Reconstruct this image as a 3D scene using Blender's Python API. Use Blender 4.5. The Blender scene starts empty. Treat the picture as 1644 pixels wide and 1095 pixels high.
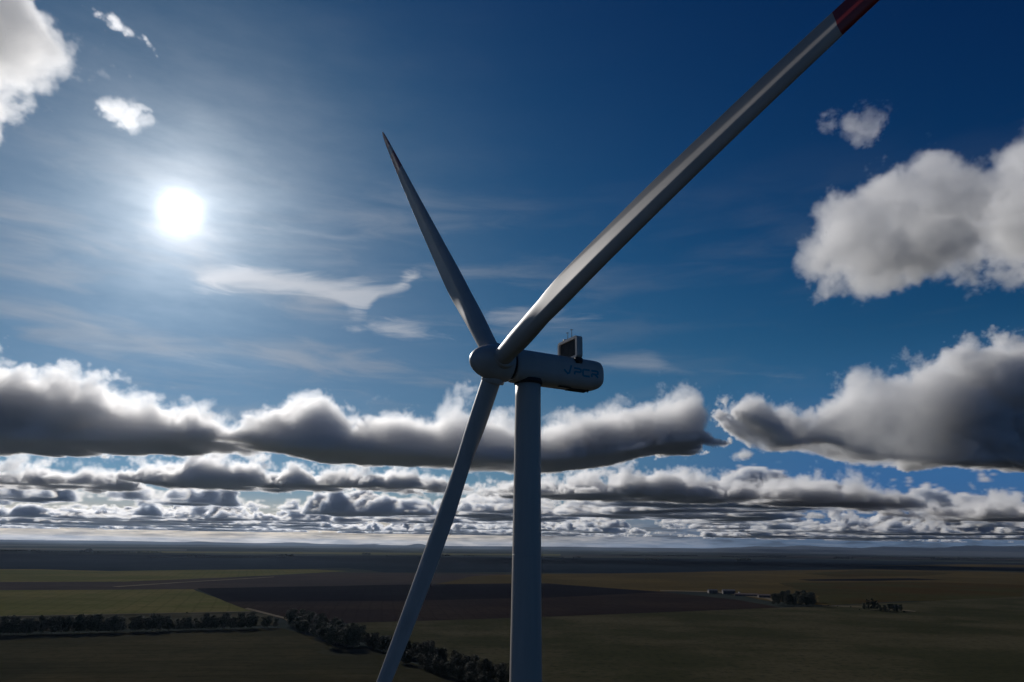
import bpy, bmesh, math, random
from mathutils import Vector, Matrix
R = math.radians
sc = bpy.context.scene
col = sc.collection

# ------------------------------------------------------------------ camera
CAM_H = 95.0
F_PX, PW, PH = 1105.0, 1644.0, 1095.0          # focal length in photo pixels, photo size
PITCH, ROLL = math.atan(330.0 / F_PX), R(0.85)
_f = Vector((0, math.cos(PITCH), math.sin(PITCH)))
_u0 = Vector((0, -math.sin(PITCH), math.cos(PITCH)))
_r0 = Vector((1, 0, 0))
_r = _r0 * math.cos(ROLL) + _u0 * math.sin(ROLL)
_u = -_r0 * math.sin(ROLL) + _u0 * math.cos(ROLL)
CAM = Vector((0, 0, CAM_H))
cam = bpy.data.cameras.new('camera')
cam.sensor_width = 36.0
cam.lens = 36.0 * F_PX / PW
cam.clip_start = 0.5
cam.clip_end = 300000.0
camo = bpy.data.objects.new('camera', cam)
col.objects.link(camo)
camo.matrix_world = Matrix.Translation(CAM) @ Matrix((_r, _u, -_f)).transposed().to_4x4()
sc.camera = camo


def ray(px, py):
    return (_f + _r * ((px - PW / 2) / F_PX) - _u * ((py - PH / 2) / F_PX)).normalized()


def azel(px, py):
    d = ray(px, py)
    return math.degrees(math.atan2(d.x, d.y)), math.degrees(math.asin(d.z))


def ground(px, py):
    d = ray(px, py)
    t = CAM_H / max(-d.z, 0.0012)
    return Vector((d.x * t, d.y * t, 0))


# ------------------------------------------------------------------ sun and view
SUN_D = ray(290, 340)
SUN_AZ = math.atan2(SUN_D.x, SUN_D.y)
SUN_EL = math.asin(SUN_D.z)
sl = bpy.data.lights.new('sun', 'SUN')
sl.energy = 3.3
sl.angle = R(0.5)
sl.color = (1.0, 0.95, 0.89)
so = bpy.data.objects.new('sun', sl)
so.rotation_euler = (-SUN_D).to_track_quat('-Z', 'Y').to_euler()
so.location = (0, 0, 400)
col.objects.link(so)
sc.view_settings.view_transform = 'Standard'
sc.view_settings.look = 'None'
sc.view_settings.exposure = 0.0
sc.view_settings.gamma = 1.0

# ------------------------------------------------------------------ sky
world = bpy.data.worlds.new('World')
sc.world = world
world.use_nodes = True
NT = world.node_tree
NT.nodes.clear()


def mk(nt, kind, **kw):
    n = nt.nodes.new(kind)
    for k, v in kw.items():
        setattr(n, k, v)
    return n


def setin(nt, sock, v):
    if isinstance(v, bpy.types.NodeSocket):
        nt.links.new(v, sock)
    elif v is not None:
        sock.default_value = v


def mth(op, a, b=None, c=None, nt=None, clamp=False):
    nt = nt or NT
    n = mk(nt, 'ShaderNodeMath', operation=op, use_clamp=clamp)
    setin(nt, n.inputs[0], a)
    if b is not None:
        setin(nt, n.inputs[1], b)
    if c is not None:
        setin(nt, n.inputs[2], c)
    return n.outputs[0]


def vm(op, a, b=None, c=None, scale=None, nt=None):
    nt = nt or NT
    n = mk(nt, 'ShaderNodeVectorMath', operation=op)
    setin(nt, n.inputs[0], a)
    if b is not None:
        setin(nt, n.inputs[1], b)
    if c is not None:
        setin(nt, n.inputs[2], c)
    if scale is not None:
        setin(nt, n.inputs['Scale'], scale)
    return n.outputs['Value'] if op in ('DOT_PRODUCT', 'LENGTH', 'DISTANCE') else n.outputs['Vector']


def step(x, a, b, lo=0.0, hi=1.0, nt=None, kind='SMOOTHSTEP'):
    nt = nt or NT
    n = mk(nt, 'ShaderNodeMapRange', interpolation_type=kind)
    n.clamp = True
    setin(nt, n.inputs[0], x)
    for i, v in enumerate((a, b, lo, hi)):
        setin(nt, n.inputs[1 + i], v)
    return n.outputs[0]


def mixc(f, a, b, blend='MIX', nt=None):
    nt = nt or NT
    n = mk(nt, 'ShaderNodeMix', data_type='RGBA', blend_type=blend)
    n.clamp_factor = True
    setin(nt, n.inputs[0], f)
    for s, v in ((n.inputs[6], a), (n.inputs[7], b)):
        if isinstance(v, tuple) and len(v) == 3:
            v = (*v, 1)
        setin(nt, s, v)
    return n.outputs[2]


def lin(r, g, b):                                 # 0-255 display colour to linear
    f = lambda c: c / 12.92 if c <= 0.04045 else ((c + 0.055) / 1.055) ** 2.4
    return (f(r / 255), f(g / 255), f(b / 255))


def ramp(x, stops, nt=None):
    nt = nt or NT
    n = mk(nt, 'ShaderNodeValToRGB')
    e = n.color_ramp.elements
    while len(e) > 1:
        e.remove(e[-1])
    e[0].position = stops[0][0]
    e[0].color = (*stops[0][1], 1)
    for p, c in stops[1:]:
        q = e.new(p)
        q.color = (*c, 1)
    setin(nt, n.inputs[0], x)
    return n.outputs[0]


tc = mk(NT, 'ShaderNodeTexCoord')
D = tc.outputs['Generated']
D = vm('NORMALIZE', D)
sep = mk(NT, 'ShaderNodeSeparateXYZ')
NT.links.new(D, sep.inputs[0])
DX, DY, DZ = sep.outputs
AZ = mth('DEGREES', mth('ARCTAN2', DX, DY))
EL = mth('DEGREES', mth('ARCSINE', DZ))
A_LO, A_SP, E_LO, E_SP = -62.0, 124.0, -2.0, 52.0
AN = mth('DIVIDE', mth('SUBTRACT', AZ, A_LO), A_SP, clamp=True)
COSS = vm('DOT_PRODUCT', D, tuple(SUN_D))
SANG = mth('DEGREES', mth('ARCCOSINE', mth('MINIMUM', COSS, 0.9999999)))   # degrees away from the sun
SUNW = vm('NORMALIZE', vm('SUBTRACT', tuple(SUN_D), vm('SCALE', D, scale=COSS)))   # towards the sun along the sky


def prof(pts):
    """a height profile over azimuth, given as points read off the photograph"""
    q = sorted(azel(x, y) for x, y in pts)
    n = mk(NT, 'ShaderNodeFloatCurve')
    c = n.mapping.curves[0]
    n.mapping.use_clip = False
    q = [((a - A_LO) / A_SP, (e - E_LO) / E_SP) for a, e in q]
    q = [p for p in q if 0.0 < p[0] < 1.0]
    c.points[0].location = (0.0, q[0][1])
    c.points[1].location = (1.0, q[-1][1])
    for p in q:
        c.points.new(*p)
    for p in c.points:
        p.handle_type = 'AUTO_CLAMPED'
    n.mapping.update()
    NT.links.new(AN, n.inputs[1])
    return mth('MULTIPLY_ADD', n.outputs[0], E_SP, E_LO)


def noise(vec, scale, detail=4, rough=0.55):
    n = mk(NT, 'ShaderNodeTexNoise')
    n.inputs['Scale'].default_value = scale
    n.inputs['Detail'].default_value = detail
    n.inputs['Roughness'].default_value = rough
    setin(NT, n.inputs['Vector'], vec)
    return n.outputs['Fac']


# clear sky: the Sky Texture, deepened as a polarised, underexposed sky is
sky = mk(NT, 'ShaderNodeTexSky', sky_type='NISHITA')
sky.sun_disc = False
sky.sun_elevation = SUN_EL
sky.sun_rotation = SUN_AZ
sky.altitude = 200
sky.air_density = 1.0
sky.dust_density = 0.35
sky.ozone_density = 2.5
SKY_STRENGTH = 0.12
clear = vm('SCALE', sky.outputs[0], scale=SKY_STRENGTH)
_s = mk(NT, 'ShaderNodeSeparateXYZ')
NT.links.new(clear, _s.inputs[0])
_c = mk(NT, 'ShaderNodeCombineXYZ')
for i, (p, k, mx) in enumerate(((3.2, 1.05, 0.12), (2.15, 0.66, 0.30), (1.6, 0.45, 0.75))):
    q = mth('MULTIPLY', mth('POWER', _s.outputs[i], p), k)
    NT.links.new(mth('DIVIDE', q, mth('MULTIPLY_ADD', q, 1 / mx, 1.0)), _c.inputs[i])     # soft shoulder near the sun
SKY = _c.outputs[0]
# low air: plain blue well away from the sun, where the graded Sky Texture would turn green
low = mth('MULTIPLY', step(EL, 17, 5), step(SANG, 28, 58))
SKY = mixc(low, SKY, (0.035, 0.125, 0.30))
# brighter veil round the sun
g1 = mth('EXPONENT', mth('MULTIPLY', SANG, -1 / 5.0))
SKY = vm('MULTIPLY_ADD', vm('SCALE', (0.20, 0.23, 0.26), scale=g1), (1, 1, 1), SKY)

# how strongly clouds are lit, by distance from the sun
CLIT = mth('ADD', mth('MULTIPLY', mth('EXPONENT', mth('MULTIPLY', SANG, -1 / 22.0)), 0.62), 0.30)


def shade(colour):                                 # a colour becomes sky light
    n = mk(NT, 'ShaderNodeBackground')
    setin(NT, n.inputs[0], (*colour, 1) if isinstance(colour, tuple) else colour)
    return n.outputs[0]


def over(base, colour, alpha):
    n = mk(NT, 'ShaderNodeMixShader')
    setin(NT, n.inputs[0], alpha)
    NT.links.new(base, n.inputs[1])
    NT.links.new(shade(colour), n.inputs[2])
    return n.outputs[0]


SKY = shade(SKY)


# thin high cirrus, drawn out along the horizon, under the sun
cv = vm('ADD', vm('MULTIPLY', D, (1, 1, 5.5)), (3.1, 0.4, 1.7))
cw = noise(cv, 3.0, 2)
cn = noise(vm('ADD', cv, vm('SCALE', (1, 0.3, 0.6), scale=mth('MULTIPLY', cw, 0.5))), 4.2, 7, 0.56)
csheet = mth('MULTIPLY', step(cn, 0.44, 0.74), mth('MULTIPLY', step(EL, 5, 12), step(EL, 33, 20)))
SKY = over(SKY, vm('SCALE', (0.52, 0.57, 0.66), scale=CLIT), mth('MULTIPLY', csheet, step(AZ, 14, -12, 0.14, 0.60)))


def wisp(base, top, bot, scale, seed, amp=2.0, squash=5.0, op=0.8, soft=1.6, c=(0.80, 0.83, 0.90)):
    v = vm('ADD', vm('MULTIPLY', D, (1, 1, squash)), (seed, -seed, seed * 0.3))
    w = noise(v, scale * 0.5, 2)
    n = noise(vm('ADD', v, vm('SCALE', (0.8, 0.2, 1.0), scale=mth('MULTIPLY', w, 0.35))), scale, 7, 0.6)
    nn = mth('MULTIPLY', mth('SUBTRACT', n, 0.5), amp * 2.2)
    f = mth('ADD', mth('MINIMUM', mth('SUBTRACT', prof(top), EL), mth('MULTIPLY', mth('SUBTRACT', EL, prof(bot)), 1.4)), nn)
    return over(base, vm('SCALE', c, scale=mth('MULTIPLY_ADD', CLIT, 0.9, 0.1)), mth('MULTIPLY', step(f, -0.1, soft), op))


SKY = wisp(SKY, [(250, 455), (330, 425), (390, 415), (440, 420), (500, 433), (560, 440), (620, 452), (668, 425), (690, 480)],
           [(250, 435), (330, 468), (400, 470), (470, 474), (540, 490), (575, 512), (610, 482), (650, 470), (690, 440)], 9, 2.0, op=0.72)
SKY = wisp(SKY, [(490, 545), (540, 525), (600, 510), (640, 512), (700, 524), (740, 545), (780, 560)],
           [(490, 500), (540, 530), (600, 545), (660, 549), (720, 551), (745, 540), (780, 500)], 9, 5.0, op=0.62)
SKY = wisp(SKY, [(740, 540), (790, 502), (840, 495), (900, 498), (960, 505), (1000, 530)],
           [(740, 500), (790, 518), (860, 522), (930, 522), (970, 515), (1000, 490)], 11, 9.0, op=0.42)
SKY = wisp(SKY, [(900, 600), (950, 570), (1020, 560), (1100, 585), (1200, 596), (1300, 607), (1330, 640)],
           [(900, 560), (950, 590), (1040, 604), (1100, 604), (1200, 604), (1290, 609), (1330, 560)], 11, 12.0, op=0.35, amp=1.0)
SKY = wisp(SKY, [(0, 560), (100, 530), (200, 545), (300, 560), (400, 585), (470, 600), (520, 640)],
           [(0, 520), (100, 560), (200, 570), (300, 585), (400, 600), (470, 606), (520, 560)], 8, 14.0, op=0.35, amp=1.4)
SKY = wisp(SKY, [(330, 400), (360, 348), (420, 356), (500, 368), (560, 378), (620, 388), (650, 420)],
           [(330, 330), (360, 362), (420, 372), (500, 382), (560, 388), (620, 392), (650, 360)], 12, 16.0, op=0.32, amp=0.9)



warm = step(SANG, 52, 22)
hz = step(EL, 5.0, 0.0)
hzc = mixc(step(AZ, -6, 24), mixc(warm, (0.26, 0.25, 0.27), (0.62, 0.51, 0.38)), (0.075, 0.115, 0.18))
SKY = over(SKY, hzc, mth('MULTIPLY', hz, 0.92))
# last streaks of far cloud lying in the haze
fs = noise(vm('MULTIPLY', D, (1, 1, 11)), 26, 5, 0.6)
fk = mixc(step(AZ, -6, 24), mixc(warm, (0.40, 0.37, 0.36), (0.80, 0.68, 0.52)), (0.13, 0.17, 0.24))
SKY = over(SKY, fk, mth('MULTIPLY', step(fs, 0.50, 0.62), step(EL, 2.2, 1.2)))
SKY = over(SKY, vm('SCALE', hzc, scale=0.42), mth('MULTIPLY', step(fs, 0.47, 0.38), mth('MULTIPLY', step(EL, 2.2, 1.2), 0.8)))
SKY = over(SKY, (0.010, 0.013, 0.016), step(EL, 0.1, -0.4))
# the sun itself and its dazzle in the air
core = mth('MULTIPLY', step(SANG, 1.0, 0.3), 4.0)
veil = noise(vm('MULTIPLY', D, (1, 1, 3.5)), 9, 5, 0.6)                 # thin ice cloud, uneven, glowing round the sun
aur = mth('MULTIPLY', mth('EXPONENT', mth('MULTIPLY', mth('POWER', mth('DIVIDE', SANG, 1.15), 2.0), -1.0)), 1.4)
aur = mth('ADD', aur, mth('MULTIPLY', mth('EXPONENT', mth('MULTIPLY', SANG, -1 / 3.0)), mth('MULTIPLY_ADD', veil, 0.9, 0.38)))
aur = mth('ADD', aur, mth('MULTIPLY', mth('EXPONENT', mth('MULTIPLY', SANG, -1 / 8.0)), mth('MULTIPLY_ADD', veil, 0.34, -0.10)))
add = mk(NT, 'ShaderNodeAddShader')
NT.links.new(SKY, add.inputs[0])
NT.links.new(shade(vm('SCALE', (1.0, 0.98, 0.95), scale=mth('ADD', core, aur))), add.inputs[1])
wo = mk(NT, 'ShaderNodeOutputWorld')
NT.links.new(add.outputs[0], wo.inputs[0])
world.cycles.sampling_method = 'MANUAL'
world.cycles.sample_map_resolution = 512
# ------------------------------------------------------------------ clouds: real volumes at their true distance
sc.cycles.volume_bounces = 6
sc.cycles.volume_step_rate = 1.5
sc.cycles.volume_preview_step_rate = 1.5
sc.cycles.volume_max_steps = 256


def vapour(density, aniso=0.6, tint=(0.985, 0.985, 0.99)):
    m = bpy.data.materials.new('cloud_vapour')
    m.use_nodes = True
    ct = m.node_tree
    ct.nodes.clear()
    pv = mk(ct, 'ShaderNodeVolumeScatter')
    pv.inputs['Anisotropy'].default_value = aniso
    pv.inputs['Color'].default_value = (*tint, 1)
    at = mk(ct, 'ShaderNodeAttribute', attribute_name='density')
    ct.links.new(mth('MULTIPLY', at.outputs['Fac'], density, nt=ct), pv.inputs['Density'])
    co = mk(ct, 'ShaderNodeOutputMaterial')
    ct.links.new(pv.outputs[0], co.inputs['Volume'])
    return m


def gm(g, op, a, b=None, c=None):
    return mth(op, a, b, c, nt=g)


def grid(g, lo, hi, vox):
    vc = mk(g, 'GeometryNodeVolumeCube')
    vc.inputs['Min'].default_value = lo
    vc.inputs['Max'].default_value = hi
    for n, a, b, v in zip(('Resolution X', 'Resolution Y', 'Resolution Z'), lo, hi, vox):
        vc.inputs[n].default_value = max(8, int((b - a) / v))
    pos = mk(g, 'GeometryNodeInputPosition').outputs[0]
    s = mk(g, 'ShaderNodeSeparateXYZ')
    g.links.new(pos, s.inputs[0])
    return vc, pos, s.outputs


def billows(g, pos, size, seed, fine):
    """three scales of billow, each about -0.5..0.5: coarse lumps, heads, and curls"""
    v = vm('SCALE', vm('ADD', pos, (seed * 1111.0, seed * 733.0, seed * 377.0), nt=g), scale=1.0 / size, nt=g)
    w = mk(g, 'ShaderNodeTexNoise')
    w.inputs['Scale'].default_value = 1.3
    w.inputs['Detail'].default_value = 3
    g.links.new(v, w.inputs['Vector'])
    v2 = vm('MULTIPLY_ADD', vm('SUBTRACT', w.outputs['Color'], (.5, .5, .5), nt=g), (.7, .7, .7), v, nt=g)
    vo = mk(g, 'ShaderNodeTexVoronoi', feature='F1')
    for k, q in (('Scale', 1.0), ('Detail', fine), ('Roughness', 0.64), ('Lacunarity', 2.4)):
        vo.inputs[k].default_value = q
    g.links.new(v2, vo.inputs['Vector'])
    n = mk(g, 'ShaderNodeTexNoise')
    for k, q in (('Scale', 1.0), ('Detail', 6.0), ('Roughness', 0.60)):
        n.inputs[k].default_value = q
    g.links.new(v2, n.inputs['Vector'])
    c = mk(g, 'ShaderNodeTexNoise')
    for k, q in (('Scale', 0.27), ('Detail', 2.0), ('Roughness', 0.5)):
        c.inputs[k].default_value = q
    g.links.new(v, c.inputs['Vector'])
    b = gm(g, 'ADD', gm(g, 'MULTIPLY_ADD', vo.outputs['Distance'], -1.25, 0.62), gm(g, 'MULTIPLY_ADD', n.outputs['Fac'], 2.0, -1.0))
    return b, gm(g, 'MULTIPLY_ADD', c.outputs['Fac'], 2.6, -1.3)


def finish(name, g, vc, den, mat, label, group=None):
    g.interface.new_socket('Geometry', in_out='OUTPUT', socket_type='NodeSocketGeometry')
    out = mk(g, 'NodeGroupOutput')
    g.links.new(den, vc.inputs['Density'])
    sm = mk(g, 'GeometryNodeSetMaterial')
    sm.inputs['Material'].default_value = mat
    g.links.new(vc.outputs[0], sm.inputs[0])
    g.links.new(sm.outputs[0], out.inputs[0])
    o = bpy.data.objects.new(name, bpy.data.meshes.new(name))
    col.objects.link(o)
    md = o.modifiers.new('volume', 'NODES')
    md.node_group = g
    o['label'] = label
    if group:
        o['group'] = group
    o['kind'] = 'stuff'
    return o


def make_cloud(label, dist, depth, top, bot, vox, size, seed, amp, amp_base, amp_c, mat, edge=3.0, x_pad=0.0, round_=0.5, zb_soft=1.5, bias=0.0, thin_top=0.55, base_boost=5.0):
    """a cloud between two outlines, drawn at its own distance and grown through its depth"""
    g = bpy.data.node_groups.new('cloud', 'GeometryNodeTree')

    def at(px, py):
        d = ray(px, py)
        t = dist / d.y
        return d.x * t, CAM_H + d.z * t
    tp, bp = sorted(at(*p) for p in top), sorted(at(*p) for p in bot)
    x0, x1 = tp[0][0], tp[-1][0]
    z0 = min(p[1] for p in bp) - 60 - amp_base
    z1 = max(p[1] for p in tp) + 0.9 * (amp + amp_c)
    y0, y1 = dist - depth / 2, dist + depth / 2
    vc, pos, (X, Y, Z) = grid(g, (x0, y0, z0), (x1, y1, z1), (vox, vox * 1.3, vox))
    zs = z1 - z0 + 4000.0

    def pf(q):
        n = mk(g, 'ShaderNodeFloatCurve')
        n.mapping.use_clip = False
        c = n.mapping.curves[0]
        q = [((a - x0) / (x1 - x0), (b - z0 + 2000) / zs) for a, b in q]
        c.points[0].location = (0, q[0][1])
        c.points[1].location = (1, q[-1][1])
        for p in q[1:-1]:
            c.points.new(*p)
        for p in c.points:
            p.handle_type = 'AUTO_CLAMPED'
        n.mapping.update()
        g.links.new(gm(g, 'DIVIDE', gm(g, 'SUBTRACT', X, x0), x1 - x0), n.inputs[1])
        return gm(g, 'MULTIPLY_ADD', n.outputs[0], zs, z0 - 2000)
    zt, zb = pf(tp), pf(bp)
    b, c = billows(g, pos, size, seed, 4.0)
    yn = gm(g, 'DIVIDE', gm(g, 'ABSOLUTE', gm(g, 'SUBTRACT', Y, dist)), depth * 0.5)
    yy = gm(g, 'MULTIPLY', yn, yn)
    thick = gm(g, 'SUBTRACT', zt, zb)
    lump = gm(g, 'ADD', gm(g, 'MULTIPLY_ADD', b, amp, gm(g, 'MULTIPLY', c, amp_c)), bias)
    ztop = gm(g, 'SUBTRACT', zt, gm(g, 'MULTIPLY', thick, gm(g, 'MULTIPLY', yy, round_)))
    dt = gm(g, 'ADD', lump, gm(g, 'SUBTRACT', ztop, Z))
    db = gm(g, 'MULTIPLY', gm(g, 'MULTIPLY_ADD', b, amp_base, gm(g, 'SUBTRACT', Z, zb)), zb_soft)
    dy = gm(g, 'ADD', gm(g, 'MULTIPLY', lump, 0.5 if zb_soft > 1.2 else 1.0), gm(g, 'MULTIPLY', gm(g, 'SUBTRACT', 0.8, yn), depth * 0.5))
    f = gm(g, 'MINIMUM', gm(g, 'MINIMUM', dt, db), dy)
    f = gm(g, 'MINIMUM', f, gm(g, 'MULTIPLY', gm(g, 'SUBTRACT', thick, vox), 2.0))
    den = step(f, 0.0, vox * edge, 0.0, 1.0, nt=g, kind='LINEAR')
    den = gm(g, 'MULTIPLY', den, step(f, 0.0, vox * edge * 5, 0.4, 1.0, nt=g, kind='LINEAR'))
    hn = gm(g, 'DIVIDE', gm(g, 'SUBTRACT', Z, zb), gm(g, 'MAXIMUM', thick, 40.0))
    den = gm(g, 'MULTIPLY', den, step(hn, 0.15, 0.72, 1.35, thin_top, nt=g))                      # tops are thinner vapour
    den = gm(g, 'MULTIPLY', den, step(c, -0.45, 0.45, 0.45, 1.5, nt=g))                           # uneven within
    if zb_soft > 1.2:
        den = gm(g, "MULTIPLY", den, step(gm(g, "SUBTRACT", Z, zb), depth * 0.015, depth * 0.09, base_boost, 1.0, nt=g))      # the flat base is densest
    return finish('cloud', g, vc, den, mat, label)
near = vapour(0.015, 0.50, (0.980, 0.986, 0.994))
right_v = vapour(0.0105, 0.42, (0.985, 0.988, 0.996))
bright_v = vapour(0.0065, 0.35, (0.988, 0.99, 0.996))
MAIN = make_cloud('long dark bank of cloud with a bright ragged top under the sun', 7300.0, 2000.0,
           [(-700, 500), (-60, 540), (0, 552), (60, 562), (110, 574), (170, 582), (240, 598), (300, 602), (350, 612), (395, 640), (435, 612), (478, 588), (522, 602), (560, 636), (585, 640), (615, 608), (660, 606), (690, 622), (730, 606), (780, 616), (830, 650), (870, 664), (910, 652), (950, 626), (1000, 612), (1040, 602), (1080, 590), (1104, 604), (1114, 640), (1125, 672), (1150, 684), (1185, 690), (1215, 740), (1240, 780)],
           [(-700, 735), (0, 722), (200, 724), (400, 722), (500, 736), (600, 742), (700, 748), (850, 754), (930, 750), (1000, 738), (1050, 728), (1110, 724), (1160, 720), (1190, 706), (1215, 660), (1240, 620)],
           15.0, 460.0, 3.0, 340.0, 25.0, 340.0, near, edge=1.8, thin_top=.30, round_=.35, bias=15.0)
make_cloud('broad grey bank of cloud low on the right with a long flat base', 8200.0, 1600.0,
           [(1120, 760), (1145, 646), (1165, 626), (1185, 622), (1215, 626), (1255, 636), (1290, 615), (1330, 585), (1370, 560), (1420, 550), (1480, 545), (1540, 532), (1600, 520), (1660, 512), (1900, 480), (2100, 480)],
           [(1120, 600), (1145, 654), (1165, 672), (1185, 688), (1215, 706), (1250, 728), (1300, 722), (1350, 738), (1420, 748), (1500, 752), (1600, 754), (1660, 756), (1900, 770), (2100, 780)],
           17.0, 460.0, 9.3, 400.0, 50.0, 240.0, right_v, edge=2.0, bias=40.0, thin_top=.6, base_boost=4.0)
make_cloud('big rounded cumulus cloud at the right edge above the turbine', 3000.0, 750.0,
           [(1235, 520), (1275, 395), (1290, 340), (1318, 305), (1350, 285), (1385, 262), (1430, 240), (1480, 226), (1530, 225), (1560, 238), (1590, 232), (1612, 190), (1650, 160), (1800, 60), (2000, 60)],
           [(1235, 320), (1275, 410), (1300, 455), (1340, 486), (1385, 502), (1430, 488), (1480, 478), (1520, 460), (1560, 464), (1600, 462), (1650, 458), (1800, 520), (2000, 580)],
           8.5, 230.0, 7.03, 170.0, 120.0, 110.0, bright_v, edge=2.5, bias=15.0, zb_soft=1.0, thin_top=1.0)
make_cloud('white ragged cloud cut by the top left corner', 2400.0, 800.0,
           [(-420, -160), (-60, -120), (40, -60), (75, 2), (100, 34), (128, 52), (158, 52), (172, 62), (200, 190)],
           [(-420, 230), (-60, 190), (0, 158), (30, 142), (48, 122), (70, 112), (100, 100), (128, 86), (150, 76), (172, 70), (200, 20)],
           7.0, 170.0, 5.0, 120.0, 90.0, 50.0, vapour(0.008, 0.5), edge=2.5, bias=12.0, zb_soft=1.0, thin_top=.8)
thin = vapour(0.012, 0.7)
make_cloud('small white puff of cloud just above the sun', 2600.0, 260.0,
           [(120, 260), (142, 185), (165, 165), (200, 156), (230, 160), (247, 180), (262, 260)],
           [(120, 120), (142, 176), (165, 190), (195, 208), (225, 194), (247, 178), (262, 120)],
           5.0, 70.0, 4.0, 36.0, 34.0, 8.0, vapour(0.008, 0.6), bias=0.0)
make_cloud('torn wisp of cloud near the top left corner', 2600.0, 220.0,
           [(110, 60), (142, 20), (170, 16), (200, 24), (225, 43), (243, 66), (262, 180)],
           [(110, -30), (142, 26), (170, 40), (200, 52), (225, 64), (243, 76), (262, 20)],
           5.0, 75.0, 8.0, 40.0, 36.0, 8.0, thin, bias=2.0)
make_cloud('torn wisp of cloud above the big cumulus on the right', 3000.0, 260.0,
           [(1240, 300), (1280, 198), (1320, 176), (1370, 164), (1410, 156), (1448, 172), (1475, 290)],
           [(1240, 100), (1280, 206), (1320, 212), (1360, 236), (1395, 252), (1430, 202), (1450, 180), (1475, 100)],
           5.5, 105.0, 6.0, 85.0, 75.0, 20.0, vapour(0.006, 0.5, (0.985, 0.985, 1.0)), zb_soft=1.25)
make_cloud('small round puff of cloud between the two low banks', 8000.0, 400.0,
           [(1160, 770), (1178, 724), (1193, 714), (1207, 722), (1225, 770)], [(1160, 690), (1178, 734), (1193, 742), (1207, 736), (1225, 690)],
           14.0, 170.0, 5.0, 50.0, 40.0, 10.0, near)
make_cloud('row of smaller clouds seen beneath the long dark bank', 12600.0, 2800.0,
           [(-500, 735), (-100, 735), (0, 736), (100, 730), (190, 735), (214, 756), (232, 736), (300, 726), (340, 722), (400, 738), (500, 746), (600, 752), (700, 758), (800, 756), (900, 752), (980, 742), (1050, 745), (1100, 750), (1180, 752), (1240, 752), (1290, 748), (1340, 742), (1400, 756), (1450, 776), (1520, 785), (1600, 790), (1700, 795), (2200, 800)],
           [(-500, 778), (0, 784), (190, 785), (214, 768), (235, 780), (400, 786), (640, 790), (900, 800), (1100, 806), (1300, 812), (1420, 820), (1500, 835), (1650, 838), (2200, 850)],
           34.0, 560.0, 2.0, 480.0, 40.0, 420.0, near, edge=2.0, bias=150.0)


def cloud_field():
    g = bpy.data.node_groups.new('cloud_field', 'GeometryNodeTree')
    vc, pos, (X, Y, Z) = grid(g, (-48000, 16500, 1000), (48000, 66000, 2300), (100, 115, 48))
    b, c = billows(g, pos, 1500.0, 4.0, 3.0)
    lf = mk(g, 'ShaderNodeTexNoise')
    lf.inputs['Scale'].default_value = 1 / 17000.0
    lf.inputs['Detail'].default_value = 2
    g.links.new(pos, lf.inputs['Vector'])
    d = gm(g, 'MULTIPLY_ADD', c, 900.0, gm(g, 'MULTIPLY', b, 420.0))
    d = gm(g, 'MULTIPLY_ADD', gm(g, 'SUBTRACT', lf.outputs['Fac'], 0.5), 2200.0, d)
    d = gm(g, 'SUBTRACT', gm(g, 'ADD', d, 230.0), gm(g, 'MULTIPLY', gm(g, 'SUBTRACT', Z, 1080.0), 0.55))
    db = gm(g, 'MULTIPLY', gm(g, 'SUBTRACT', Z, 1060.0), 3.0)
    den = step(gm(g, 'MINIMUM', d, db), 0.0, 130.0, 0.0, 1.0, nt=g, kind='LINEAR')
    return finish('cloud_field', g, vc, den, vapour(0.026, 0.48, (0.958, 0.90, 0.81)), 'rows of small clouds fading towards the horizon')  # cream cast of distant air is put into the vapour tint


cloud_field()
# ------------------------------------------------------------------ materials and mesh helpers
def material(name, colour, rough=0.6, spec=0.5, coat=0.0, var=None):
    """var = (noise scale, second colour, detail) mottles the surface in object space"""
    m = bpy.data.materials.new(name)
    m.use_nodes = True
    t = m.node_tree
    b = t.nodes['Principled BSDF']
    b.inputs['Base Color'].default_value = (*colour, 1)
    b.inputs['Roughness'].default_value = rough
    b.inputs['Specular IOR Level'].default_value = spec
    if coat:
        b.inputs['Coat Weight'].default_value = coat
        b.inputs['Coat Roughness'].default_value = 0.25
    if var:
        tcn = mk(t, 'ShaderNodeTexCoord')
        n = mk(t, 'ShaderNodeTexNoise')
        n.inputs['Scale'].default_value = var[0]
        n.inputs['Detail'].default_value = var[2] if len(var) > 2 else 5
        n.inputs['Roughness'].default_value = 0.6
        t.links.new(vm('MULTIPLY', tcn.outputs['Object'], var[3] if len(var) > 3 else (1, 1, 1), nt=t), n.inputs['Vector'])
        t.links.new(mixc(step(n.outputs['Fac'], 0.35, 0.68, nt=t), colour, var[1], nt=t), b.inputs['Base Color'])
    return m


def mesh(name, verts, faces, mat=None, parent=None, smooth=True, loc=None):
    me = bpy.data.meshes.new(name)
    me.from_pydata([tuple(v) for v in verts], [], faces)
    me.validate()
    if smooth:
        me.polygons.foreach_set('use_smooth', [True] * len(me.polygons))
    if mat:
        for q in (mat if isinstance(mat, (list, tuple)) else [mat]):
            me.materials.append(q)
    o = bpy.data.objects.new(name, me)
    col.objects.link(o)
    if parent:
        o.parent = parent
    if loc is not None:
        o.location = loc
    return o


def empty(name, loc, label, cat, group=None, rz=0.0):
    o = bpy.data.objects.new(name, None)
    col.objects.link(o)
    o.location = loc
    o.rotation_euler = (0, 0, rz)
    o.empty_display_size = 1.0
    o['label'], o['category'] = label, cat
    if group:
        o['group'] = group
    return o


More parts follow.
